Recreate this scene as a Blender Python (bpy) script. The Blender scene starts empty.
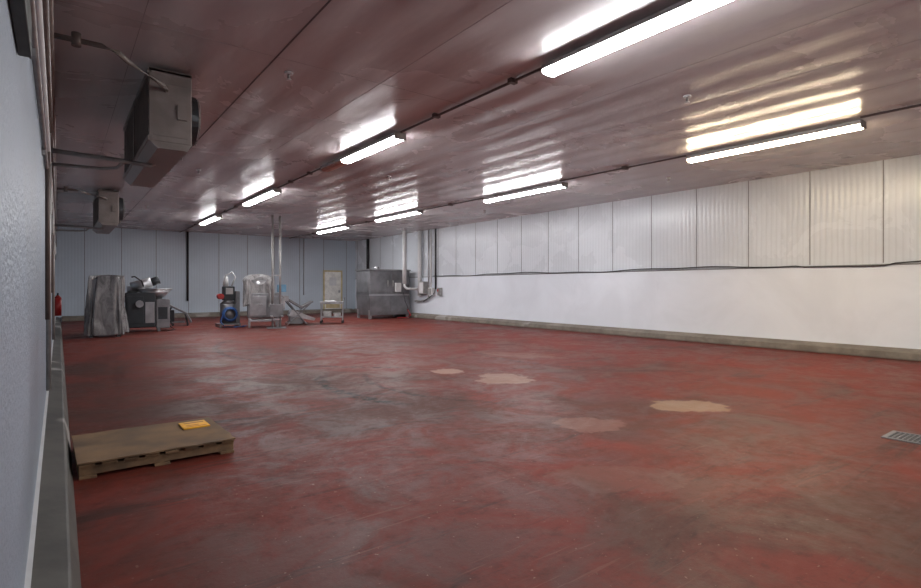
import bpy, bmesh, math, random
from mathutils import Vector, Matrix, noise
random.seed(4)
scene = bpy.context.scene
H = 3.59; XL = -0.10; XR = 12.0; YB = 24.8; YF = -5.0

# ---------------------------------------------------------------- materials
def newmat(name):
    m = bpy.data.materials.new(name); m.use_nodes = True
    nt = m.node_tree; nt.nodes.clear()
    out = nt.nodes.new('ShaderNodeOutputMaterial')
    b = nt.nodes.new('ShaderNodeBsdfPrincipled')
    nt.links.new(b.outputs[0], out.inputs[0])
    return m, nt, b
class NB:
    def __init__(s, nt):
        s.nt = nt
        g = nt.nodes.new('ShaderNodeNewGeometry'); s.pos = g.outputs['Position']
        x = nt.nodes.new('ShaderNodeSeparateXYZ'); nt.links.new(s.pos, x.inputs[0])
        s.x, s.y, s.z = x.outputs
    def put(s, inp, v):
        if v is None: return
        if isinstance(v, bpy.types.NodeSocket): s.nt.links.new(v, inp)
        else:
            if isinstance(v, tuple) and len(v) == 3 and inp.type == 'RGBA': v = (*v, 1)
            inp.default_value = v
    def m(s, op, a, b=None, c=None, clamp=False):
        n = s.nt.nodes.new('ShaderNodeMath'); n.operation = op; n.use_clamp = clamp
        s.put(n.inputs[0], a); s.put(n.inputs[1], b); s.put(n.inputs[2], c)
        return n.outputs[0]
    def noise(s, scale, detail=4, rough=.55, stretch=None, dist=0.0, off=(0, 0, 0), rot=0.):
        mp = s.nt.nodes.new('ShaderNodeMapping'); s.nt.links.new(s.pos, mp.inputs[0])
        mp.inputs['Location'].default_value = off; mp.inputs['Rotation'].default_value = (0, 0, rot)
        if stretch: mp.inputs['Scale'].default_value = stretch
        n = s.nt.nodes.new('ShaderNodeTexNoise'); s.nt.links.new(mp.outputs[0], n.inputs['Vector'])
        n.inputs['Scale'].default_value = scale; n.inputs['Detail'].default_value = detail
        n.inputs['Roughness'].default_value = rough; n.inputs['Distortion'].default_value = dist
        return n.outputs[0]
    def ss(s, v, a, b, lo=0., hi=1.):
        n = s.nt.nodes.new('ShaderNodeMapRange'); n.interpolation_type = 'SMOOTHSTEP'
        s.put(n.inputs[0], v); n.inputs[1].default_value = a; n.inputs[2].default_value = b
        n.inputs[3].default_value = lo; n.inputs[4].default_value = hi
        return n.outputs[0]
    def mix(s, f, a, b):
        n = s.nt.nodes.new('ShaderNodeMix'); n.data_type = 'RGBA'
        s.put(n.inputs[0], f); s.put(n.inputs[6], a); s.put(n.inputs[7], b)
        return n.outputs[2]
    def bump(s, b, h, strength, dist=0.01):
        n = s.nt.nodes.new('ShaderNodeBump'); n.inputs['Strength'].default_value = strength
        n.inputs['Distance'].default_value = dist
        s.nt.links.new(h, n.inputs['Height']); s.nt.links.new(n.outputs[0], b.inputs['Normal'])
        return n

def simple(name, col, rough=.5, metal=0., var=.12, scale=6., bump=0.):
    m, nt, b = newmat(name); k = NB(nt)
    n = k.noise(scale, 4)
    f = k.ss(n, .3, .7)
    c1 = tuple(min(1, c*(1+var)) for c in col); c2 = tuple(c*(1-var) for c in col)
    k.put(b.inputs['Base Color'], k.mix(f, c2, c1))
    k.put(b.inputs['Roughness'], k.ss(n, .3, .7, max(0.02, rough*.85), min(1, rough*1.15)))
    b.inputs['Metallic'].default_value = metal
    if bump: k.bump(b, n, bump)
    return m

def floor_mat():
    m, nt, b = newmat('red_epoxy_floor'); k = NB(nt)
    red = (.150, .026, .017); red2 = (.100, .022, .015); brown = (.062, .027, .019)
    grey = (.082, .038, .028); tan = (.29, .185, .115)
    n1 = k.noise(.45, 7, .65, dist=.6)
    n2 = k.noise(1.5, 8, .7, dist=.8, off=(5, 2, 0))
    n3 = k.noise(9, 7, .75)
    n4 = k.noise(.9, 7, .72, stretch=(1, .35, 1), dist=1.2, off=(9, 1, 0), rot=.4)
    c = k.mix(k.ss(n2, .38, .60), red2, red)
    band = k.ss(k.m('ABSOLUTE', k.m('SUBTRACT', k.m('MULTIPLY_ADD', k.y, .55, k.x), 4.9)), .3, 3.2, 1, 0)
    dirt = k.m('MULTIPLY_ADD', band, .10, n1)
    c = k.mix(k.m('MULTIPLY', k.ss(dirt, .50, .66), .80), c, brown)
    c = k.mix(k.m('MULTIPLY', k.ss(n4, .53, .70), .50), c, grey)
    c = k.mix(k.m('MULTIPLY', k.ss(n3, .52, .66), .35), c, (.042, .021, .016))
    for rot, off, col, amt in ((.5, (1, 1, 0), (.115, .045, .033), .35), (-.7, (7, 3, 0), (.030, .017, .014), .75), (1.2, (4, 9, 0), (.17, .042, .028), .40)):
        st = k.noise(1.9, 7, .75, stretch=(.22, 1.7, 1), dist=.7, off=off, rot=rot)
        c = k.mix(k.m('MULTIPLY', k.ss(st, .54, .68), amt), c, col)
    sc = k.noise(9, 3, .6, stretch=(.12, 2.5, 1), dist=.3, off=(2, 2, 0), rot=.9)
    c = k.mix(k.m('MULTIPLY', k.ss(sc, .64, .70), .30), c, (.20, .09, .07))
    ch = k.noise(30, 3, .6)
    c = k.mix(k.m('MULTIPLY', k.ss(ch, .67, .72), .50), c, (.30, .19, .15))
    nn = k.noise(2.2, 6, .65, off=(3, 3, 3))
    def blob(cx, cy, rx, ry, col, amt, c, a=-.644):
        dx = k.m('SUBTRACT', k.x, cx); dy = k.m('SUBTRACT', k.y, cy)
        u = k.m('ADD', k.m('MULTIPLY', dx, math.cos(a)/rx), k.m('MULTIPLY', dy, math.sin(a)/rx))
        v = k.m('ADD', k.m('MULTIPLY', dx, -math.sin(a)/ry), k.m('MULTIPLY', dy, math.cos(a)/ry))
        r = k.m('SQRT', k.m('ADD', k.m('MULTIPLY', u, u), k.m('MULTIPLY', v, v)))
        r = k.m('MULTIPLY_ADD', k.m('SUBTRACT', nn, .5), 2.2, r)
        return k.mix(k.m('MULTIPLY', k.ss(r, .85, 1.0, 1, 0), amt), c, col)
    c = blob(5.37, 3.10, .42, .30, tan, .65, c)
    c = blob(5.06, 5.60, .45, .45, (.27, .175, .135), .75, c)
    c = blob(3.98, 3.25, .36, .28, (.20, .10, .08), .6, c)
    c = blob(4.75, 6.60, .28, .22, (.30, .20, .16), .75, c)
    c = blob(6.9, 7.4, .8, .5, (.19, .09, .07), .5, c)
    c = blob(1.9, 9.8, .9, .5, (.19, .11, .09), .5, c)
    c = blob(3.0, 2.2, .5, .3, (.15, .08, .06), .4, c)
    def arc(cx, cy, R, w, xmax, ymin, ymax, amt, c):
        dx = k.m('SUBTRACT', k.x, cx); dy = k.m('SUBTRACT', k.y, cy)
        r = k.m('SQRT', k.m('ADD', k.m('MULTIPLY', dx, dx), k.m('MULTIPLY', dy, dy)))
        e = k.m('ABSOLUTE', k.m('SUBTRACT', k.m('MULTIPLY_ADD', k.m('SUBTRACT', nn, .5), .15, r), R))
        f = k.ss(e, w*.4, w*1.3, 1, 0)
        f = k.m('MULTIPLY', f, k.ss(k.x, xmax-.4, xmax, 1, 0))
        f = k.m('MULTIPLY', f, k.ss(k.y, ymin, ymin+.5)); f = k.m('MULTIPLY', f, k.ss(k.y, ymax-.5, ymax, 1, 0))
        f = k.m('MULTIPLY', f, k.ss(n3, .40, .56))
        return k.mix(k.m('MULTIPLY', f, amt), c, (.012, .009, .008))
    c = arc(5.35, 6.2, 2.6, .09, 3.6, 4.8, 7.6, 1., c)
    c = arc(5.5, 6.0, 2.2, .05, 4.0, 4.2, 7.4, .6, c)
    c = arc(9.5, 7.0, 3.2, .08, 8.5, 4.0, 9.0, .5, c)
    c = arc(7.0, 11.0, 4.5, .08, 5.5, 7.0, 14.0, .6, c)
    k.put(b.inputs['Base Color'], c)
    k.put(b.inputs['Roughness'], k.ss(k.m('MULTIPLY_ADD', n3, .4, n2), .55, .85, .44, .66))
    b.inputs['Specular IOR Level'].default_value = .17
    k.bump(b, k.m('MULTIPLY_ADD', n2, .4, n3), .25, .010)
    return m

def panel_mat(name, col, axis, rough=.32, rib=.25, period=.075, blot=.08, peb=0., dist=.004, stain_amt=.15, warp=2., rib_shade=.22):
    m, nt, b = newmat(name); k = NB(nt)
    n = k.noise(.7, 5, .6, dist=.5)
    c = k.mix(k.ss(n, .3, .7), tuple(v*(1-blot) for v in col), tuple(min(1, v*(1+blot)) for v in col))
    if stain_amt:
        stain = k.noise(1.6, 6, .7, stretch=(1, 1, .25), off=(2, 7, 1))
        c = k.mix(k.m('MULTIPLY', k.ss(stain, .60, .78), stain_amt), c, tuple(v*.6 for v in col))
    a = k.x if axis == 'x' else k.y
    s = k.m('SINE', k.m('MULTIPLY', a, 2*math.pi/period))
    if rib_shade:
        c = k.mix(k.m('MULTIPLY', k.ss(s, -.9, -.2, 1, 0), rib_shade), c, tuple(v*.72 for v in col))  # rib shading painted into the base colour: troughs made darker
    k.put(b.inputs['Base Color'], c)
    k.put(b.inputs['Roughness'], k.ss(n, .3, .7, rough*.85, rough*1.15))
    h = k.m('MULTIPLY_ADD', k.noise(2.5, 3), warp*rib, k.m('MULTIPLY', s, rib))
    if peb: h = k.m('MULTIPLY_ADD', k.noise(45, 3, .6), peb, h)
    k.bump(b, h, .6, dist)
    return m

def ceil_mat():
    m, nt, b = newmat('ceiling_panel'); k = NB(nt)
    col = (.55, .505, .50)
    n = k.noise(.5, 5, .6, dist=.5)
    streak = k.noise(1., 4, .6, stretch=(5, .25, 1))
    c = k.mix(k.ss(n, .3, .7), tuple(v*.92 for v in col), tuple(v*1.05 for v in col))
    c = k.mix(k.m('MULTIPLY', k.ss(streak, .5, .75), .07), c, tuple(v*.7 for v in col))
    k.put(b.inputs['Base Color'], c)
    k.put(b.inputs['Roughness'], k.ss(n, .35, .65, .23, .30))
    s = k.m('SINE', k.m('MULTIPLY', k.x, 2*math.pi/.55))
    wav = k.noise(1., 3, .5, stretch=(2.4, .7, 1), off=(3, 1, 0))
    h = k.m('MULTIPLY_ADD', s, .40, k.m('MULTIPLY', wav, 1.6))
    h = k.m('MULTIPLY_ADD', streak, .12, h)
    k.bump(b, h, .8, .012)
    return m

def emit_mat(name, col, s):
    m = bpy.data.materials.new(name); m.use_nodes = True; nt = m.node_tree; nt.nodes.clear()
    o = nt.nodes.new('ShaderNodeOutputMaterial'); e = nt.nodes.new('ShaderNodeEmission')
    e.inputs[0].default_value = (*col, 1); e.inputs[1].default_value = s
    nt.links.new(e.outputs[0], o.inputs[0]); return m

def curb_mat(name, ca, cb):
    m, nt, b = newmat(name); k = NB(nt)
    n = k.noise(2.5, 6, .65); n2 = k.noise(.6, 3, .6, off=(1, 4, 0))
    c = k.mix(k.ss(n, .3, .7), ca, cb)
    c = k.mix(k.m('MULTIPLY', k.ss(n2, .60, .64), .6), c, (.42, .40, .37))
    c = k.mix(k.m('MULTIPLY', k.ss(k.z, .0, .05, 1, 0), .6), c, (.06, .03, .025))
    k.put(b.inputs['Base Color'], c); b.inputs['Roughness'].default_value = .6
    k.bump(b, n, .3); return m

M = {}
M['floor'] = floor_mat()
M['ceil'] = ceil_mat()
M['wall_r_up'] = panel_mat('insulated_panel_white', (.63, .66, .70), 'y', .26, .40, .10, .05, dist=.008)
M['wall_r_lo'] = panel_mat('frp_sheet_white', (.71, .745, .80), 'y', .33, .05, .5, .05, dist=.01, rib_shade=0, stain_amt=.2)
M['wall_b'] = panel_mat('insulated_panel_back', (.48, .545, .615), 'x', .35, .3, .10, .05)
M['wall_l'] = panel_mat('frp_sheet_left', (.255, .305, .37), 'y', .34, .04, .5, .20, peb=3.2, stain_amt=.6, rib_shade=0, dist=.007)
M['curb'] = curb_mat('concrete_curb', (.13, .11, .088), (.23, .20, .165))
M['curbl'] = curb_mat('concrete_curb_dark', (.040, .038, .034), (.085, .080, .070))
M['seam'] = simple('panel_joint', (.22, .22, .23), .6)
M['seamc'] = simple('ceiling_joint', (.09, .07, .07), .6)
M['seamf'] = simple('ceiling_joint_faint', (.27, .23, .23), .5)
M['steel'] = simple('stainless_steel', (.42, .42, .43), .34, .85, .15, 4)
M['steel_d'] = simple('stainless_dull', (.22, .22, .23), .42, .7, .2, 3)
M['galv'] = simple('galvanised_pipe', (.36, .35, .34), .45, .5, .15, 10)
M['pipe_br'] = simple('brown_pipe', (.12, .09, .08), .5, .2, .2, 10)
M['black'] = simple('black_rubber', (.02, .02, .022), .5)
M['dark'] = simple('dark_painted_metal', (.035, .04, .045), .45, .3)
M['tray'] = simple('dark_green_trunking', (.05, .06, .055), .5, .2)
M['white'] = simple('white_paint', (.66, .66, .66), .4, 0, .06)
M['beige'] = simple('beige_metal', (.27, .235, .215), .42, .25, .15, 5)
M['coil'] = simple('coil_fins', (.06, .05, .045), .5, .4, .25, 12)
M['blue'] = simple('blue_plastic', (.03, .10, .30), .4)
M['lblue'] = simple('light_blue_plastic', (.16, .34, .50), .4)
M['red'] = simple('red_paint', (.38, .02, .018), .35)
M['card'] = simple('cardboard', (.165, .100, .052), .85, 0, .38, 3, .3)
M['wood'] = simple('pallet_wood', (.19, .115, .060), .8, 0, .35, 8, .3)
M['orange'] = simple('orange_label', (.85, .42, .02), .6, 0, .08)
M['label'] = simple('label_ink', (.50, .20, .03), .6)
M['yellow'] = simple('yellow_door_frame', (.55, .46, .27), .5)
M['door'] = simple('door_panel', (.78, .77, .73), .5)
def plastic(name, col):
    m, nt, b = newmat(name); k = NB(nt)
    n = k.noise(5, 6, .7, stretch=(1, 1, .35), dist=1.)
    k.put(b.inputs['Base Color'], k.mix(k.ss(n, .35, .65), tuple(c*.55 for c in col), col))
    b.inputs['Roughness'].default_value = .25
    k.put(b.inputs['Alpha'], k.ss(n, .35, .65, .80, .97))
    k.bump(b, n, .8, .03); return m
M['wrap'] = plastic('plastic_wrap_grey', (.26, .25, .25))
M['wrapw'] = plastic('plastic_wrap_white', (.50, .49, .49))
EM = 86
M['lamp'] = emit_mat('lamp_lens_cool', (.98, .98, 1.), EM)
M['lampw'] = emit_mat('lamp_lens_warm', (1., .82, .55), EM*1.15)
M['deadlamp'] = simple('unlit_lens', (.45, .22, .16), .35)

# ---------------------------------------------------------------- mesh helpers
def finish(bm, name, mat, parent=None, smooth=False, bevel=0):
    bmesh.ops.recalc_face_normals(bm, faces=bm.faces)
    me = bpy.data.meshes.new(name); bm.to_mesh(me); bm.free()
    o = bpy.data.objects.new(name, me); scene.collection.objects.link(o)
    if isinstance(mat, (list, tuple)):
        for q in mat: me.materials.append(q)
    else: me.materials.append(mat)
    if smooth:
        for p in me.polygons: p.use_smooth = True
    if bevel:
        md = o.modifiers.new('bevel', 'BEVEL'); md.width = bevel; md.segments = 2; md.limit_method = 'ANGLE'
    if parent: o.parent = parent
    return o
def addbox(bm, a, b, mi=0):
    c = [(x, y, z) for x in (a[0], b[0]) for y in (a[1], b[1]) for z in (a[2], b[2])]
    v = [bm.verts.new(p) for p in c]
    for f in ((0,1,3,2),(4,6,7,5),(0,4,5,1),(2,3,7,6),(0,2,6,4),(1,5,7,3)):
        bm.faces.new([v[i] for i in f]).material_index = mi
    return v
def addcyl(bm, p0, p1, r0, r1=None, seg=14, mi=0):
    r1 = r0 if r1 is None else r1
    p0 = Vector(p0); p1 = Vector(p1); d = (p1-p0).normalized()
    q = d.to_track_quat('Z', 'Y')
    A = [bm.verts.new(p0+q@Vector((r0*math.cos(t*2*math.pi/seg), r0*math.sin(t*2*math.pi/seg), 0))) for t in range(seg)]
    B = [bm.verts.new(p1+q@Vector((r1*math.cos(t*2*math.pi/seg), r1*math.sin(t*2*math.pi/seg), 0))) for t in range(seg)]
    for i in range(seg):
        bm.faces.new((A[i], A[(i+1)%seg], B[(i+1)%seg], B[i])).material_index = mi
    bm.faces.new(A).material_index = mi; bm.faces.new(B).material_index = mi
def addtube(bm, pts, r, seg=8, mi=0):
    pts = [Vector(p) for p in pts]; rings = []
    for i, p in enumerate(pts):
        d = (pts[min(i+1, len(pts)-1)]-pts[max(i-1, 0)]).normalized()
        up = Vector((0, 0, 1)) if abs(d.z) < .9 else Vector((1, 0, 0))
        s = d.cross(up).normalized(); t = s.cross(d).normalized()
        rings.append([bm.verts.new(p+r*(math.cos(a*2*math.pi/seg)*s+math.sin(a*2*math.pi/seg)*t)) for a in range(seg)])
    for A, B in zip(rings, rings[1:]):
        off = min(range(seg), key=lambda o: (A[0].co-B[o].co).length)
        for i in range(seg):
            bm.faces.new((A[i], A[(i+1)%seg], B[(i+1+off)%seg], B[(i+off)%seg])).material_index = mi
    bm.faces.new(rings[0]).material_index = mi; bm.faces.new(rings[-1]).material_index = mi
def empty(name, loc=(0, 0, 0), rz=0):
    e = bpy.data.objects.new(name, None); scene.collection.objects.link(e)
    e.location = loc; e.rotation_euler[2] = rz; e.empty_display_size = .2; return e
def box(name, a, b, mat, parent=None, bevel=0):
    bm = bmesh.new(); addbox(bm, a, b); return finish(bm, name, mat, parent, bevel=bevel)
def cyl(name, p0, p1, r, mat, parent=None, r1=None, seg=18):
    bm = bmesh.new(); addcyl(bm, p0, p1, r, r1, seg)
    o = finish(bm, name, mat, parent)
    for p in o.data.polygons: p.use_smooth = len(p.vertices) == 4
    return o
def tube(name, pts, r, mat, parent=None, seg=8):
    bm = bmesh.new(); addtube(bm, pts, r, seg); return finish(bm, name, mat, parent, smooth=True)
def boxes(name, lst, mat, parent=None, bevel=0):
    bm = bmesh.new()
    for a, b in lst: addbox(bm, a, b)
    return finish(bm, name, mat, parent, bevel=bevel)
def prism(name, prof, y0, y1, mat, parent=None, bevel=0):
    """profile in XZ extruded along Y"""
    bm = bmesh.new()
    A = [bm.verts.new((x, y0, z)) for x, z in prof]; B = [bm.verts.new((x, y1, z)) for x, z in prof]
    n = len(prof)
    for i in range(n): bm.faces.new((A[i], A[(i+1)%n], B[(i+1)%n], B[i]))
    bm.faces.new(A); bm.faces.new(B)
    return finish(bm, name, mat, parent, bevel=bevel)
def drape(name, cx, cy, w, d, z0, z1, mat, parent, flare=.12, seed=0, topscale=.8, fold=.03):
    bm = bmesh.new(); N = 96; R = 22; rings = []
    for j in range(R+1):
        t = j/R; z = z1+(z0-z1)*t
        sc = topscale+(1-topscale)*min(1, (t*6)**.5 if t*6 < 1 else 1)
        fl = 1+flare*t**2
        ring = []
        for i in range(N):
            a = 2*math.pi*i/N; ca, sa = math.cos(a), math.sin(a)
            e = .32
            x = math.copysign(abs(ca)**e, ca)*w/2; y = math.copysign(abs(sa)**e, sa)*d/2
            nv = noise.noise(Vector((ca*2.3+seed, sa*2.3, t*1.1)))
            f = fold*(.3+t)*(math.sin(a*11+seed+nv*5)+.6*math.sin(a*19+seed*2+t*2))+.10*nv
            x = x*sc*fl+ca*f; y = y*sc*fl+sa*f
            zz = z+(.04*math.sin(a*5+seed)*(t**4)) + .04*nv*(1-t)
            ring.append(bm.verts.new((cx+x, cy+y, max(zz, z0*.9+.01))))
        rings.append(ring)
    for A, B in zip(rings, rings[1:]):
        for i in range(N): bm.faces.new((A[i], A[(i+1)%N], B[(i+1)%N], B[i]))
    c = bm.verts.new((cx+.03, cy, z1+.05))
    for i in range(N): bm.faces.new((rings[0][i], rings[0][(i+1)%N], c))
    return finish(bm, name, mat, parent, smooth=True)

# ---------------------------------------------------------------- room shell
T = .2
box('floor', (XL-T, YF-T, -.2), (XR+T, YB+T, 0), M['floor'])
box('ceiling', (XL-T, YF-T, H), (XR+T, YB+T, H+.2), M['ceil'])
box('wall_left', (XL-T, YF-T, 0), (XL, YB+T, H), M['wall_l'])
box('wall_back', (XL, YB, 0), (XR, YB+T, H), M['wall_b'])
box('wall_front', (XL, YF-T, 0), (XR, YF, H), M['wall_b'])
bm = bmesh.new()
addbox(bm, (XR, YF-T, 1.69), (XR+T, YB+T, H), 0)
addbox(bm, (XR-.02, YF, 0), (XR+T, YB, 1.69), 1)
finish(bm, 'wall_right', [M['wall_r_up'], M['wall_r_lo']])
def curb(name, pts_prof, a, b, horiz, mat):
    bm = bmesh.new()
    A = [bm.verts.new((p[0], a, p[1]) if horiz == 'y' else (a, p[0], p[1])) for p in pts_prof]
    B = [bm.verts.new((p[0], b, p[1]) if horiz == 'y' else (b, p[0], p[1])) for p in pts_prof]
    n = len(A)
    for i in range(n): bm.faces.new((A[i], A[(i+1)%n], B[(i+1)%n], B[i]))
    bm.faces.new(A); bm.faces.new(B)
    return finish(bm, name, mat, bevel=.01)
curb('baseboard_right', [(XR-.02, 0), (XR-.20, 0), (XR-.19, .13), (XR-.02, .20)], YF, YB, 'y', M['curb'])
curb('baseboard_left', [(XL, 0), (XL+.18, 0), (XL+.14, .15), (XL, .18)], YF, YB, 'y', M['curbl'])
curb('baseboard_back', [(YB, 0), (YB-.20, 0), (YB-.19, .15), (YB, .20)], XL+.2, XR-.2, 'x', M['curb'])
box('trim_5', (XL, YF, .172), (XL+.018, YB-.2, .188), M['white'])
bm = bmesh.new()
k = -6
while 3.16+1.19*k < YB:
    y = 3.16+1.19*k
    addbox(bm, (XR-.006, y-.009, 1.72), (XR+.01, y+.009, H)); k += 1
finish(bm, 'trim_1', M['seam'])
bm = bmesh.new(); x = .79
while x < XR:
    addbox(bm, (x-.012, YB-.006, .2), (x+.012, YB+.01, H)); x += 1.19
finish(bm, 'trim_2', M['seam'])
box('trim_3', (XR-.035, YF, 1.675), (XR, YB, 1.70), M['seam'])
bm = bmesh.new()
addbox(bm, (1.742, YF, H-.003), (1.758, YB, H+.01))
finish(bm, 'trim_4', M['seamc'])
bm = bmesh.new()
for i in range(-1, 9):
    x = 1.75+1.17*i
    if i != 0: addbox(bm, (x-.003, YF, H-.001), (x+.003, YB, H+.01))
for y in (-.6, 5.4, 11.4, 17.4): addbox(bm, (XL, y-.004, H-.0012), (XR, y+.004, H+.01))
finish(bm, 'trim_6', M['seamf'])

pts = []
for i in range(140):
    y = YF+.2+(17.5-YF)*i/139
    z = 1.72+.022*math.sin(y*1.1)+.012*math.sin(y*3.1+1) - (.03 if 3 < y < 4.5 else 0)
    pts.append((XR-.047, y, z))
tube('wall_cable', pts, .012, M['black'])

# ---------------------------------------------------------------- light fixtures
def fixture(x, y0, y1, warm=False, half=False):
    e = empty('fluorescent_light', (x, (y0+y1)/2, H)); L = (y1-y0)/2
    prism('housing', [(-.07, -.035), (.07, -.035), (.10, -.095), (-.10, -.095)], -L, L, M['white'], e)
    boxes('end_caps', [((-.10, -L-.02, -.14), (.10, -L, -.03)), ((-.10, L, -.14), (.10, L+.02, -.03))], M['galv'], e, .008)
    boxes('mounts', [((-.03, s*L*.7-.03, -.036), (.03, s*L*.7+.03, -.001)) for s in (-1, 1)], M['galv'], e)
    prof = [(-.09, -.095), (.09, -.095), (.08, -.125), (.04, -.14), (-.04, -.14), (-.08, -.125)]
    lm = M['lampw'] if warm else M['lamp']
    if half:
        prism('lens', prof, -L, L*.35, lm, e)
        prism('lens_dead', prof, L*.35, L, M['deadlamp'], e)
    else:
        prism('lens', prof, -L, L, lm, e)
    return e
rows1 = [(-4.2, -1.8), (1.35, 3.85), (6.85, 9.6), (12.4, 14.9), (18.0, 20.4)]
for i, (a, b_) in enumerate(rows1): fixture(4.03, a, b_, half=(i == 2))
rows2 = [(-3.4, -1.0), (2.55, 5.05), (7.95, 10.6), (13.3, 15.9), (18.2, 20.9)]
for i, (a, b_) in enumerate(rows2): fixture(8.80 if i < 3 else 8.50, a, b_, warm=(i == 1))
bm = bmesh.new()
ends = [YF]+[v for p in rows1 for v in p]+[YB]
for a, b_ in zip(ends[0::2], ends[1::2]): addcyl(bm, (4.03, a+.03, H-.03), (4.03, b_-.03, H-.03), .016, seg=10)
for y in (4.4, 5.9, 10.4, 11.5, 16, 17.2, 21.6): addbox(bm, (3.98, y-.03, H-.05), (4.08, y+.03, H-.001))
finish(bm, 'ceiling_conduit', M['pipe_br'])
bm = bmesh.new()
ends = [YF]+[v for p in rows2 for v in p]+[YB]
for a, b_ in zip(ends[0::2], ends[1::2]):
    addcyl(bm, (8.72, a+.03, H-.03), (8.62, b_-.03, H-.03), .016, seg=10)
for y in (0.6, 6.3, 12, 17, 22): addbox(bm, (8.62, y-.04, H-.06), (8.74, y+.04, H-.001))
finish(bm, 'ceiling_conduit', M['pipe_br'])
for (x, y) in [(6.07, 3.52), (1.98, 5.71), (5.5, 9.8), (2.2, 11.5), (6.1, 15.2), (10.3, 6.4), (10.3, 12.5), (2.0, 17.5), (6.1, 21)]:
    e = empty('sprinkler_head', (x, y, H-.002))
    cyl('escutcheon', (0, 0, -.02), (0, 0, 0), .045, M['white'], e)
    cyl('body', (0, 0, -.075), (0, 0, -.02), .014, M['galv'], e)
    cyl('deflector', (0, 0, -.085), (0, 0, -.075), .028, M['white'], e)

# ---------------------------------------------------------------- unit coolers
def cooler(y0, y1, x0=.74, x1=1.14, drop=.80):
    e = empty('unit_cooler', ((x0+x1)/2, (y0+y1)/2, H)); L = (y1-y0)/2; W = (x1-x0)/2
    zt = -.05; zb = -drop
    boxes('hangers', [((sx*W*.7-.02, sy*L*.85-.02, zt-.01), (sx*W*.7+.02, sy*L*.85+.02, -.001)) for sx in (-1, 1) for sy in (-1, 1)], M['galv'], e)
    boxes('end_panels', [((-W, -L, zb), (W, -L+.05, zt)), ((-W, L-.05, zb), (W, L, zt))], M['beige'], e, .008)
    boxes('end_details', [((-W+.04, -L-.008, zb+.06), (W-.04, -L, zb+.08)), ((-W+.04, -L-.008, zt-.14), (W-.04, -L, zt-.12)), ((W-.14, -L-.03, zb+.25), (W-.05, -L, zb+.40))], M['beige'], e)
    box('top_panel', (-W, -L, zt-.03), (W, L, zt), M['beige'], e)
    prism('drain_pan', [(-W, zb), (W, zb), (W*.8, zb-.07), (-W*.6, zb-.07)], -L, L, M['beige'], e)
    box('coil_core', (-W+.05, -L+.05, zb+.01), (W-.04, L-.05, zt-.03), M['coil'], e)
    n = int((2*L-.1)/.075)
    boxes('fins', [((-W+.005, -L+.06+i*.075, zb+.02), (-W+.05, -L+.072+i*.075, zt-.04)) for i in range(n)], M['beige'], e)
    boxes('frame_bars', [((-W-.01, -L, zb), (-W+.02, L, zb+.05)), ((-W-.01, -L, zt-.06), (-W+.02, L, zt-.01)),
                         ((-W-.01, -.02, zb), (-W+.02, .02, zt))], M['beige'], e)
    box('fan_panel', (W-.04, -L+.05, zb), (W, L-.05, zt), M['beige'], e)
    nf = 3
    for i in range(nf):
        yc = -L+(i+.5)*2*L/nf; zc = (zt+zb)/2
        bm = bmesh.new()
        addcyl(bm, (W, yc, zc), (W+.10, yc, zc), .29, .27, 28)
        finish(bm, 'fan_ring_%d' % (i+1), M['dark'], e)
        bm = bmesh.new()
        for r in (.07, .13, .19, .25):
            pts = [(W+.12, yc+r*math.cos(t*math.pi/12), zc+r*math.sin(t*math.pi/12)) for t in range(25)]
            addtube(bm, pts, .005, 5)
        for t in range(6):
            a = t*math.pi/6
            addcyl(bm, (W+.12, yc-.27*math.cos(a), zc-.27*math.sin(a)), (W+.12, yc+.27*math.cos(a), zc+.27*math.sin(a)), .005, seg=5)
        addcyl(bm, (W+.08, yc, zc), (W+.16, yc, zc), .06)
        finish(bm, 'fan_guard_%d' % (i+1), M['galv'], e)
    cx = (x0+x1)/2; cy = (y0+y1)/2
    def loc(pts): return [(p[0]-cx, p[1]-cy, p[2]-H) for p in pts]
    yn = y0; z1 = 3.36; z2 = 2.78; X0 = XL+.004
    tube('suction_pipe', loc([(X0, yn-.75, z1), (.30, yn-.75, z1), (.42, yn-.73, z1-.02), (.50, yn-.6, z1-.03), (.86, yn-.12, z1-.03), (.9, yn+.02, z1-.03)]), .024, M['pipe_br'], e)
    tube('drain_pipe', loc([(X0, yn+.9, z2-.04), (.6, yn+.9, z2-.06), (.86, yn+.9, z2-.08), (.9, yn+.9, z2-.05), (.9, yn+.9, z2+.0)]), .026, M['galv'], e)
    tube('liquid_pipe', loc([(X0, yn+1.15, z2-.14), (.4, yn+1.15, z2-.13), (.55, yn+1.1, z2-.11), (.60, yn+.95, z2-.06)]), .020, M['galv'], e)
    cyl('valve', loc([(.12, yn-.75, z1-.05)])[0], loc([(.12, yn-.75, z1+.06)])[0], .035, M['pipe_br'], e)
cooler(6.3, 8.9); cooler(14.9, 17.4)

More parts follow.
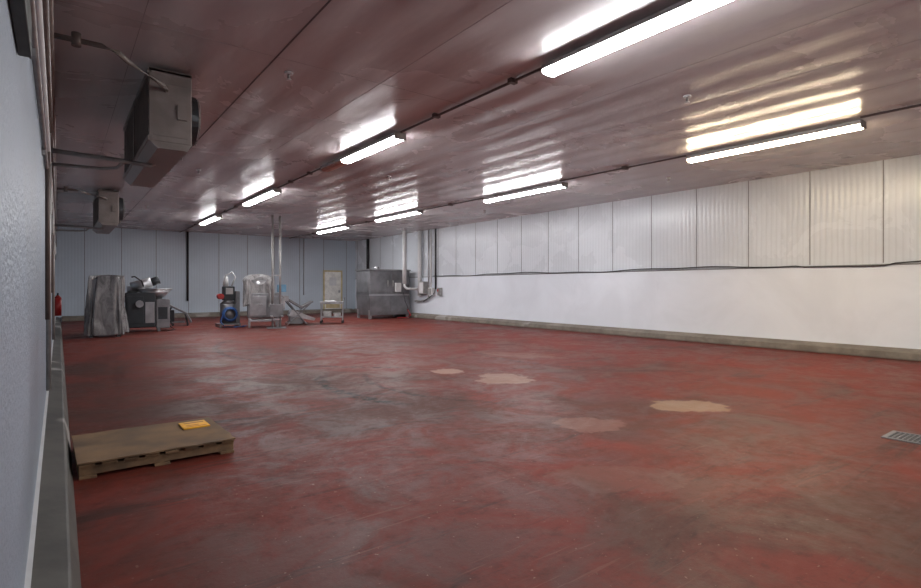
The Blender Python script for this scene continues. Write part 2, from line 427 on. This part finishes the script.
# pipes and conduit along the left wall
e = empty('wall_pipe_run', (0, 0, 0))
for nm, x, z, r, mt, ys in (('pipe_1', XL+.040, 3.34, .03, 'beige', 1.), ('pipe_2', XL+.028, 3.05, .024, 'white', 1.), ('pipe_3', XL+.030, 2.78, .026, 'pipe_br', -4.),
                        ('pipe_4', XL+.024, 2.46, .022, 'white', -4.), ('pipe_5', XL+.018, 2.30, .014, 'galv', -4.)):
    cyl(nm, (x, ys, z), (x, YB-.05, z), r, M[mt], e)
boxes('clamps', [((XL+.001, y-.02, 2.25), (XL+.024, y+.02, 3.42)) for y in (2.9, 5, 8, 11, 14, 17, 20, 23)], M['galv'], e)
box('trunking', (XL+.001, -3.5, 1.98), (XL+.035, 2.1, 2.10), M['tray'], e, .004)
boxes('junction_boxes', [((XL+.001, y-.12, 2.0), (XL+.05, y+.12, 2.25)) for y in (6.6, 9.2, 15)], M['galv'], e, .01)
for i, (y, zb_, r, mt) in enumerate(((5.8, 1.0, .017, 'pipe_br'), (6.4, .3, .02, 'galv'), (9.2, 1.2, .015, 'pipe_br'), (12.5, .3, .02, 'beige'))):
    cyl('drop_%d' % (i+1), (XL+.025, y, zb_), (XL+.025, y, 2.74), r, M[mt], e)
e = empty('fire_extinguisher', (XL+.085, 17.0, .55))
cyl('tank', (0, 0, 0), (0, 0, .45), .08, M['red'], e)
cyl('shoulder', (0, 0, .45), (0, 0, .52), .08, M['red'], e, r1=.03)
box('valve', (-.02, -.05, .52), (.02, .05, .58), M['black'], e)
tube('hose', [(0, .05, .55), (.03, .10, .45), (.03, .10, .2)], .012, M['black'], e)
box('bracket', (-.082, -.03, .2), (-.07, .03, .3), M['dark'], e)
e = empty('wall_sign', (XL+.002, 14.0, 1.85)); box('plate', (0, -.2, -.15), (.012, .2, .15), M['red'], e); box('legend', (.012, -.14, -.04), (.014, .14, .05), M['white'], e)

# ---------------------------------------------------------------- pallet
e = empty('wooden_pallet', (.59, 4.77, 0), math.radians(1))
L, W = .49, .42
boxes('stringers', [((-L, s-.03, .02), (L, s+.03, .078)) for s in (-W+.05, 0, W-.05)], M['wood'], e, .004)
boxes('bottom_boards', [((x-.05, -W, 0), (x+.05, W, .02)) for x in (-L+.05, 0, L-.05)], M['wood'], e, .003)
boxes('deck_boards', [((x-.045, -W+.01*random.random(), .078), (x+.045, W, .096)) for x in [-L+.045+i*(2*L-.09)/7 for i in range(8)]], M['wood'], e, .003)
bm = bmesh.new(); nx, ny = 24, 20; V = []
for zoff in (0, .010):
    for i in range(nx+1):
        for j in range(ny+1):
            x = -L-.01+(2*L+.02)*i/nx; y = -W-.008+(2*W+.016)*j/ny
            if j == 0: y += .015*noise.noise(Vector((x*7, 0, 0)))
            if i == nx: x += .015*noise.noise(Vector((y*7, 3, 0)))
            q = Vector((x*2.2, y*2.2, 1)); z = .100+zoff+.012*max(0, noise.noise(q)+.2)
            V.append(bm.verts.new((x, y, z)))
S = (nx+1)*(ny+1)
for i in range(nx):
    for j in range(ny):
        for o_ in (0, S):
            bm.faces.new((V[o_+i*(ny+1)+j], V[o_+(i+1)*(ny+1)+j], V[o_+(i+1)*(ny+1)+j+1], V[o_+i*(ny+1)+j+1]))
for i in range(nx):
    for j in (0, ny):
        bm.faces.new((V[i*(ny+1)+j], V[(i+1)*(ny+1)+j], V[S+(i+1)*(ny+1)+j], V[S+i*(ny+1)+j]))
for j in range(ny):
    for i in (0, nx):
        bm.faces.new((V[i*(ny+1)+j], V[i*(ny+1)+j+1], V[S+i*(ny+1)+j+1], V[S+i*(ny+1)+j]))
finish(bm, 'cardboard_sheet', M['card'], e, smooth=False)
box('label', (.23, .08, .112), (.43, .30, .122), M['orange'], e)
boxes('label_print', [((.26, .11, .122), (.41, .125, .1235)), ((.26, .155, .122), (.36, .17, .1235)), ((.26, .235, .122), (.41, .265, .1235))], M['label'], e)

# ---------------------------------------------------------------- floor drain
e = empty('floor_drain', (5.76, 1.32, 0))
boxes('rim', [((-.17, -.17, 0), (.17, -.14, .008)), ((-.17, .14, 0), (.17, .17, .008)), ((-.17, -.14, 0), (-.14, .14, .008)), ((.14, -.14, 0), (.17, .14, .008))], M['steel_d'], e)
box('sump', (-.14, -.14, 0), (.14, .14, .002), M['black'], e)
boxes('grate', [((-.14, -.13+i*.033, .002), (.14, -.119+i*.033, .007)) for i in range(9)]+[((-.13+i*.052, -.14, .002), (-.12+i*.052, .14, .007)) for i in range(6)], M['steel_d'], e)

# ---------------------------------------------------------------- door in back wall
e = empty('door_1', (10.77, YB, 0))
boxes('frame', [((-.50, -.06, .2), (-.42, 0, 2.02)), ((.42, -.06, .2), (.50, 0, 2.02)), ((-.50, -.06, 2.02), (.50, 0, 2.10))], M['yellow'], e, .01)
box('leaf', (-.42, -.035, .2), (.42, 0, 2.02), M['door'], e)
box('vision_panel', (-.18, -.045, 1.35), (.18, -.035, 1.75), M['white'], e)
box('kick_plate', (-.36, -.045, .25), (.36, -.035, .55), M['yellow'], e)
box('handle', (.28, -.09, 1.0), (.36, -.035, 1.12), M['steel'], e)

cyl('standpipe', (4.32, YB-.06, .7), (4.32, YB-.06, H-.002), .04, M['black'])
cyl('standpipe', (XR-.08, 23.3, 2.05), (XR-.08, 23.3, H-.002), .07, M['black'])
cyl('standpipe', (9.3, YB-.05, .9), (9.3, YB-.05, H-.002), .018, M['galv'])

# ---------------------------------------------------------------- A: plastic-wrapped machine
e = empty('plastic_wrapped_machine', (1.00, 16.6, 0), -.15)
boxes('frame_legs', [((sx*.29-.03, sy*.3-.03, 0), (sx*.29+.03, sy*.3+.03, .5)) for sx in (-1, 1) for sy in (-1, 1)], M['steel'], e)
box('cabinet', (-.32, -.32, .4), (.32, .32, 1.48), M['steel_d'], e, .02)
drape('plastic_cover', 0, 0, .72, .70, .06, 1.55, M['wrap'], e, .16, 1.3, .92)
boxes('casters', [((sx*.29-.05, sy*.3-.03, 0), (sx*.29+.05, sy*.3+.03, .08)) for sx in (-1, 1) for sy in (-1, 1)], M['black'], e, .02)

# ---------------------------------------------------------------- B: meat grinder / bowl cutter
e = empty('meat_grinder', (1.98, 18.0, 0), -.1)
boxes('legs', [((sx*.38-.035, sy*.3-.035, 0), (sx*.38+.035, sy*.3+.035, .18)) for sx in (-1, 1) for sy in (-1, 1)], M['steel_d'], e)
box('body', (-.45, -.38, .12), (.30, .38, 1.12), M['dark'], e, .03)
box('front_panel', (-.40, -.40, .25), (.0, -.38, 1.02), M['dark'], e, .005)
box('access_door', (.04, -.395, .25), (.27, -.38, .85), M['steel'], e, .005)
box('base_housing', (.30, -.34, .08), (.66, .34, .92), M['steel_d'], e, .03)
box('housing_vent', (.36, -.35, .35), (.60, -.34, .70), M['dark'], e, .005)
cyl('bowl', (.28, 0, .98), (.28, 0, 1.20), .24, M['steel'], e, r1=.44, seg=32)
cyl('bowl_rim', (.28, 0, 1.20), (.28, 0, 1.23), .46, M['steel'], e, seg=32)
cyl('bowl_post', (.35, 0, .9), (.35, 0, 1.0), .12, M['steel_d'], e)
cyl('cutter_head', (-.30, 0, 1.25), (.20, 0, 1.42), .16, M['steel'], e)
cyl('motor', (.18, 0, 1.41), (.40, 0, 1.49), .12, M['dark'], e)
cyl('hopper_neck', (-.28, 0, 1.10), (-.28, 0, 1.30), .13, M['steel'], e)
tube('lever', [(.0, -.18, 1.3), (-.05, -.28, 1.45), (-.22, -.3, 1.58), (-.3, -.3, 1.56)], .02, M['black'], e)
box('control_box', (-.60, -.30, .85), (-.45, -.05, 1.15), M['steel'], e, .01)
boxes('buttons', [((-.58+i*.05, -.315, 1.0), (-.555+i*.05, -.30, 1.03)) for i in range(3)], M['red'], e)
cyl('outlet', (-.1, -.38, .8), (-.1, -.52, .8), .10, M['steel'], e)
tube('power_cord', [(.5, .3, .3), (.75, .2, .05), (.8, -.1, .02), (.6, -.4, .02)], .014, M['black'], e)

# ---------------------------------------------------------------- C: discharge chute stand
e = empty('chute_stand', (3.08, 19.8, 0), -.2)
prism('tray', [(-.45, .82), (-.43, .86), (.35, .42), (.50, .12), (.46, .10), (.32, .38)], -.22, .22, M['steel_d'], e)
boxes('tray_sides', [((-.42, -.24, .70), (-.2, -.22, .84)), ((-.42, .22, .70), (-.2, .24, .84))], M['steel'], e)
bm = bmesh.new()
for sy in (-.2, .2):
    addcyl(bm, (-.4, sy, .78), (-.05, sy, 0), .022); addcyl(bm, (-.1, sy, .62), (-.42, sy, 0), .022)
    addcyl(bm, (.3, sy, .4), (.38, sy, 0), .022)
addcyl(bm, (-.4, -.2, .1), (-.4, .2, .1), .014); addcyl(bm, (.36, -.2, .1), (.36, .2, .1), .014)
finish(bm, 'legs', M['dark'], e)
box('drip_pan', (-.3, -.2, .10), (.28, .2, .14), M['steel_d'], e)
box('gearbox', (-.36, -.15, .14), (-.02, .15, .52), M['dark'], e, .03)
cyl('motor', (-.42, .0, .62), (-.18, .0, .55), .09, M['dark'], e)

# ---------------------------------------------------------------- D1: pump with hoses
e = empty('hose_pump_unit', (4.35, 18.2, 0), 0)
boxes('skid', [((-.32, -.3, .0), (-.26, .3, .08)), ((.26, -.3, 0), (.32, .3, .08)), ((-.32, -.3, .08), (.32, .3, .12))], M['steel_d'], e)
cyl('tank', (0, 0, .12), (0, 0, .75), .24, M['steel_d'], e, seg=28)
cyl('tank_dome', (0, 0, .75), (0, 0, .88), .24, M['steel_d'], e, r1=.10, seg=28)
box('control_cabinet', (-.16, -.12, .85), (.18, .14, 1.30), M['dark'], e, .02)
box('side_frame', (.20, -.1, .12), (.34, .12, 1.15), M['steel_d'], e, .02)
box('panel_face', (-.10, -.13, 1.05), (.12, -.12, 1.25), M['steel'], e, .01)
cyl('red_motor', (-.24, -.15, .98), (-.24, .1, .98), .09, M['red'], e)
bm = bmesh.new()
for j in range(3):
    pts = [(-.02+(.22-.02*j)*math.cos(t*math.pi/14), -.30-.03*j, .42+(.22-.02*j)*math.sin(t*math.pi/14)) for t in range(29)]
    addtube(bm, pts, .022)
addtube(bm, [(-.22, -.3, .42), (-.3, -.32, .2), (-.2, -.4, .03), (.1, -.48, .025), (.35, -.42, .025), (.5, -.2, .03)], .022)
finish(bm, 'blue_hose', M['blue'], e, smooth=True)
tube('white_hose', [(.1, 0, 1.3), (.2, -.1, 1.6), (.1, -.1, 1.75), (-.08, -.05, 1.65), (-.15, 0, 1.35)], .022, M['white'], e)
cyl('filter_housing', (-.05, .05, 1.3), (-.05, .05, 1.62), .09, M['white'], e, r1=.05)

# ---------------------------------------------------------------- D2: vacuum filler with column lift
e = empty('vacuum_filler_machine', (5.30, 17.7, 0), -.25)
boxes('lower_frame', [((sx*.42-.03, sy*.36-.03, 0), (sx*.42+.03, sy*.36+.03, .5)) for sx in (-1, 1) for sy in (-1, 1)]+[((-.45, -.39, .18), (.45, -.33, .24)), ((-.45, .33, .18), (.45, .39, .24))], M['steel'], e, .006)
box('machine_body', (-.48, -.40, .30), (.48, .40, 1.08), M['steel_d'], e, .03)
box('body_door', (-.40, -.415, .38), (.08, -.40, 1.0), M['steel'], e, .005)
cyl('hopper', (-.15, 0, 1.08), (-.15, 0, 1.5), .22, M['steel'], e, r1=.48, seg=32)
drape('hopper_cover', -.12, 0, .90, .90, .70, 1.66, M['wrapw'], e, .02, 5.1, .5, .04)
box('touch_panel', (.40, -.46, 1.12), (.68, -.40, 1.36), M['lblue'], e, .01)
cyl('panel_arm', (.5, -.38, 1.0), (.5, -.40, 1.2), .03, M['steel'], e)
boxes('side_box', [((.48, -.25, .55), (.66, .25, .95))], M['steel'], e, .02)
cyl('filling_horn', (.3, -.40, .85), (.3, -.72, .85), .05, M['steel'], e, r1=.025)
e = empty('column_lift', (5.42, 16.75, 0), -.25)
for i, sx in enumerate((-.11, .11)): cyl('column_%d' % (i+1), (sx, 0, .02), (sx, 0, 3.50), .034, M['galv'], e)
boxes('cross_ties', [((-.15, -.03, z), (.15, .03, z+.05)) for z in (.25, 1.62)], M['steel'], e)
box('base_plate', (-.28, -.25, 0), (.28, .18, .03), M['steel_d'], e)
box('carriage', (-.20, -.09, .35), (.20, -.045, .75), M['steel_d'], e, .01)
boxes('forks', [((-.18, -.42, .36), (-.12, -.09, .40)), ((.12, -.42, .36), (.18, -.09, .40))], M['steel'], e)
box('motor_box', (-.12, .04, .5), (.12, .18, 1.0), M['steel_d'], e, .01)
# D3
e = empty('folding_chute_table', (6.55, 18.1, 0), -.2)
prism('chute', [(-.5, .95), (-.47, .99), (.15, .62), (.50, .80), (.52, .76), (.15, .54)], -.28, .28, M['steel_d'], e)
boxes('lips', [((-.5, -.30, .80), (-.30, -.28, .98)), ((-.5, .28, .80), (-.30, .30, .98))], M['steel'], e)
bm = bmesh.new()
for sy in (-.26, .26):
    addcyl(bm, (-.42, sy, .9), (.30, sy, 0), .02); addcyl(bm, (.42, sy, .72), (-.35, sy, 0), .02)
addcyl(bm, (.30, -.26, .06), (.30, .26, .06), .016); addcyl(bm, (-.32, -.26, .06), (-.32, .26, .06), .016)
finish(bm, 'cross_legs', M['steel_d'], e)
box('bin', (-.26, -.2, .02), (.18, .2, .42), M['steel_d'], e, .02)
prism('side_wing', [(-.28, .30), (.55, .12), (.60, .20), (-.20, .52)], -.24, .24, M['steel'], e)

# ---------------------------------------------------------------- E: stainless cart
e = empty('stainless_cart', (7.80, 18.0, 0), -.45)
boxes('top', [((-.40, -.28, .68), (.40, .28, .71)), ((-.40, -.28, .71), (.40, -.265, .76)), ((-.40, .265, .71), (.40, .28, .76)), ((-.40, -.265, .71), (-.385, .265, .76)), ((.385, -.265, .71), (.40, .265, .76))], M['steel'], e, .003)
box('lower_shelf', (-.38, -.26, .20), (.38, .26, .23), M['steel'], e)
boxes('legs', [((sx*.37-.018, sy*.25-.018, .09), (sx*.37+.018, sy*.25+.018, .68)) for sx in (-1, 1) for sy in (-1, 1)], M['steel'], e)
bm = bmesh.new()
for sx in (-1, 1):
    for sy in (-1, 1): addcyl(bm, (sx*.37, sy*.25-.015, .045), (sx*.37, sy*.25+.015, .045), .045); addbox(bm, (sx*.37-.02, sy*.25-.02, .05), (sx*.37+.02, sy*.25+.02, .10))
finish(bm, 'casters', M['black'], e)
tube('push_handle', [(.38, -.24, .71), (.44, -.24, .9), (.44, .24, .9), (.38, .24, .71)], .013, M['steel'], e)
box('tray', (-.25, -.18, .71), (.12, .16, .80), M['white'], e, .01)
boxes('stored_parts', [((-.30, -.2, .23), (-.02, .18, .42)), ((.05, -.18, .23), (.3, .1, .36))], M['galv'], e, .02)

# ---------------------------------------------------------------- F: large stainless tumbler/washer
e = empty('stainless_cabinet_washer', (10.80, 19.75, 0), 0)
boxes('legs', [((sx*.86-.05, sy*.5-.05, 0), (sx*.86+.05, sy*.5+.05, .35)) for sx in (-1, 1) for sy in (-1, 1)], M['steel'], e, .005)
box('upper_body', (-.93, -.60, .95), (.93, .60, 1.95), M['steel_d'], e, .02)
bm = bmesh.new()
A = [bm.verts.new(p) for p in ((-.93, -.60, .95), (.93, -.60, .95), (.93, .60, .95), (-.93, .60, .95))]
B = [bm.verts.new(p) for p in ((-.88, -.58, .14), (1.02, -.58, .14), (1.02, .58, .14), (-.88, .58, .14))]
for i in range(4): bm.faces.new((A[i], A[(i+1)%4], B[(i+1)%4], B[i]))
bm.faces.new(A); bm.faces.new(B); finish(bm, 'lower_body', M['steel_d'], e, bevel=.015)
box('top_lid', (-.97, -.64, 1.95), (.97, .64, 2.0), M['steel'], e, .01)
boxes('door_panels', [((-.88, -.62, 1.05), (-.04, -.60, 1.88)), ((.04, -.62, 1.05), (.88, -.60, 1.88))], M['steel_d'], e, .008)
boxes('lower_panels', [((-.84, -.605, .25), (-.04, -.59, .88)), ((.04, -.605, .25), (.90, -.59, .88))], M['steel_d'], e, .006)
box('left_door', (-.95, -.50, 1.05), (-.93, .50, 1.88), M['steel_d'], e, .008)
boxes('handles', [((-.14, -.66, 1.3), (-.10, -.62, 1.55)), ((.10, -.66, 1.3), (.14, -.62, 1.55))], M['galv'], e, .006)
boxes('seam_strips', [((-.94, -.61, .93), (.94, -.59, .99))], M['steel'], e)
cyl('roof_vent', (-.3, 0, 2.0), (-.3, 0, 2.12), .12, M['steel'], e)
box('control_panel', (.20, -.72, 1.08), (.46, -.62, 1.45), M['white'], e, .01)
tube('red_hose', [(.8, -.64, .35), (.9, -.75, .1), (.6, -.9, .03), (.2, -.85, .03)], .02, M['red'], e)
tube('cable', [(.6, -.66, 1.05), (.62, -.75, .7), (.8, -.7, .4), (.9, -.62, .3)], .015, M['black'], e)

# ---------------------------------------------------------------- service pipes & panels at right wall
WX = XR-.025
e = empty('service_pipes', (0, 0, 0))
cyl('insulated_pipe_1', (11.28, 18.82, 1.42), (11.28, 18.82, H-.002), .085, M['white'], e)
tube('elbow', [(11.28, 18.82, 1.45), (11.28, 18.80, 1.3), (11.35, 18.76, 1.22), (11.6, 18.66, 1.2), (WX-.01, 18.6, 1.2)], .05, M['white'], e)
cyl('insulated_pipe_2', (11.84, 18.55, .9), (11.84, 18.55, H-.002), .08, M['white'], e)
cyl('insulated_pipe_3', (11.88, 17.78, 1.27), (11.88, 17.78, H-.002), .04, M['white'], e)
cyl('pipe_3', (11.9, 17.97, .9), (11.9, 17.97, H-.002), .03, M['galv'], e)
cyl('pipe_4', (11.92, 17.50, 1.2), (11.92, 17.50, H-.002), .035, M['black'], e)
tube('pipe_5', [(11.9, 17.97, .9), (11.9, 18.1, .75), (11.9, 18.6, .7), (11.9, 19.0, .7)], .03, M['galv'], e)
tube('loop', [(11.92, 17.50, 1.25), (11.9, 17.6, 1.0), (11.88, 17.9, .85), (11.88, 18.3, .7)], .025, M['black'], e)
box('panel_1_cabinet', (WX-.22, 18.13, 1.0), (WX, 18.45, 1.5), M['galv'], e, .01)
box('panel_1_cover', (WX-.235, 18.16, 1.03), (WX-.22, 18.42, 1.47), M['white'], e, .005)
box('panel_2_cabinet', (WX-.18, 17.60, .95), (WX, 17.86, 1.25), M['white'], e, .01)
box('panel_2_cover', (WX-.195, 17.63, .98), (WX-.18, 17.83, 1.22), M['galv'], e, .005)
e = empty('disconnect_switch', (WX, 17.2, 0))
box('box', (-.12, -.1, .95), (0, .1, 1.25), M['galv'], e, .01)
box('lever', (-.16, .02, 1.1), (-.12, .05, 1.2), M['red'], e)

# ---------------------------------------------------------------- world / camera / view
w = bpy.data.worlds.new('world'); scene.world = w; w.use_nodes = True
w.node_tree.nodes['Background'].inputs[0].default_value = (.5, .55, .6, 1)
w.node_tree.nodes['Background'].inputs[1].default_value = .3
cam = bpy.data.cameras.new('camera'); co = bpy.data.objects.new('camera', cam); scene.collection.objects.link(co)
co.location = (0, 0, 1.28); co.rotation_euler = (math.radians(90), 0, -math.atan(402/535))
cam.sensor_width = 36; cam.lens = 535/921*36; cam.shift_y = -7/921; cam.clip_start = .02
scene.camera = co
scene.view_settings.view_transform = 'Standard'
scene.view_settings.look = 'None'
scene.view_settings.exposure = -0.05
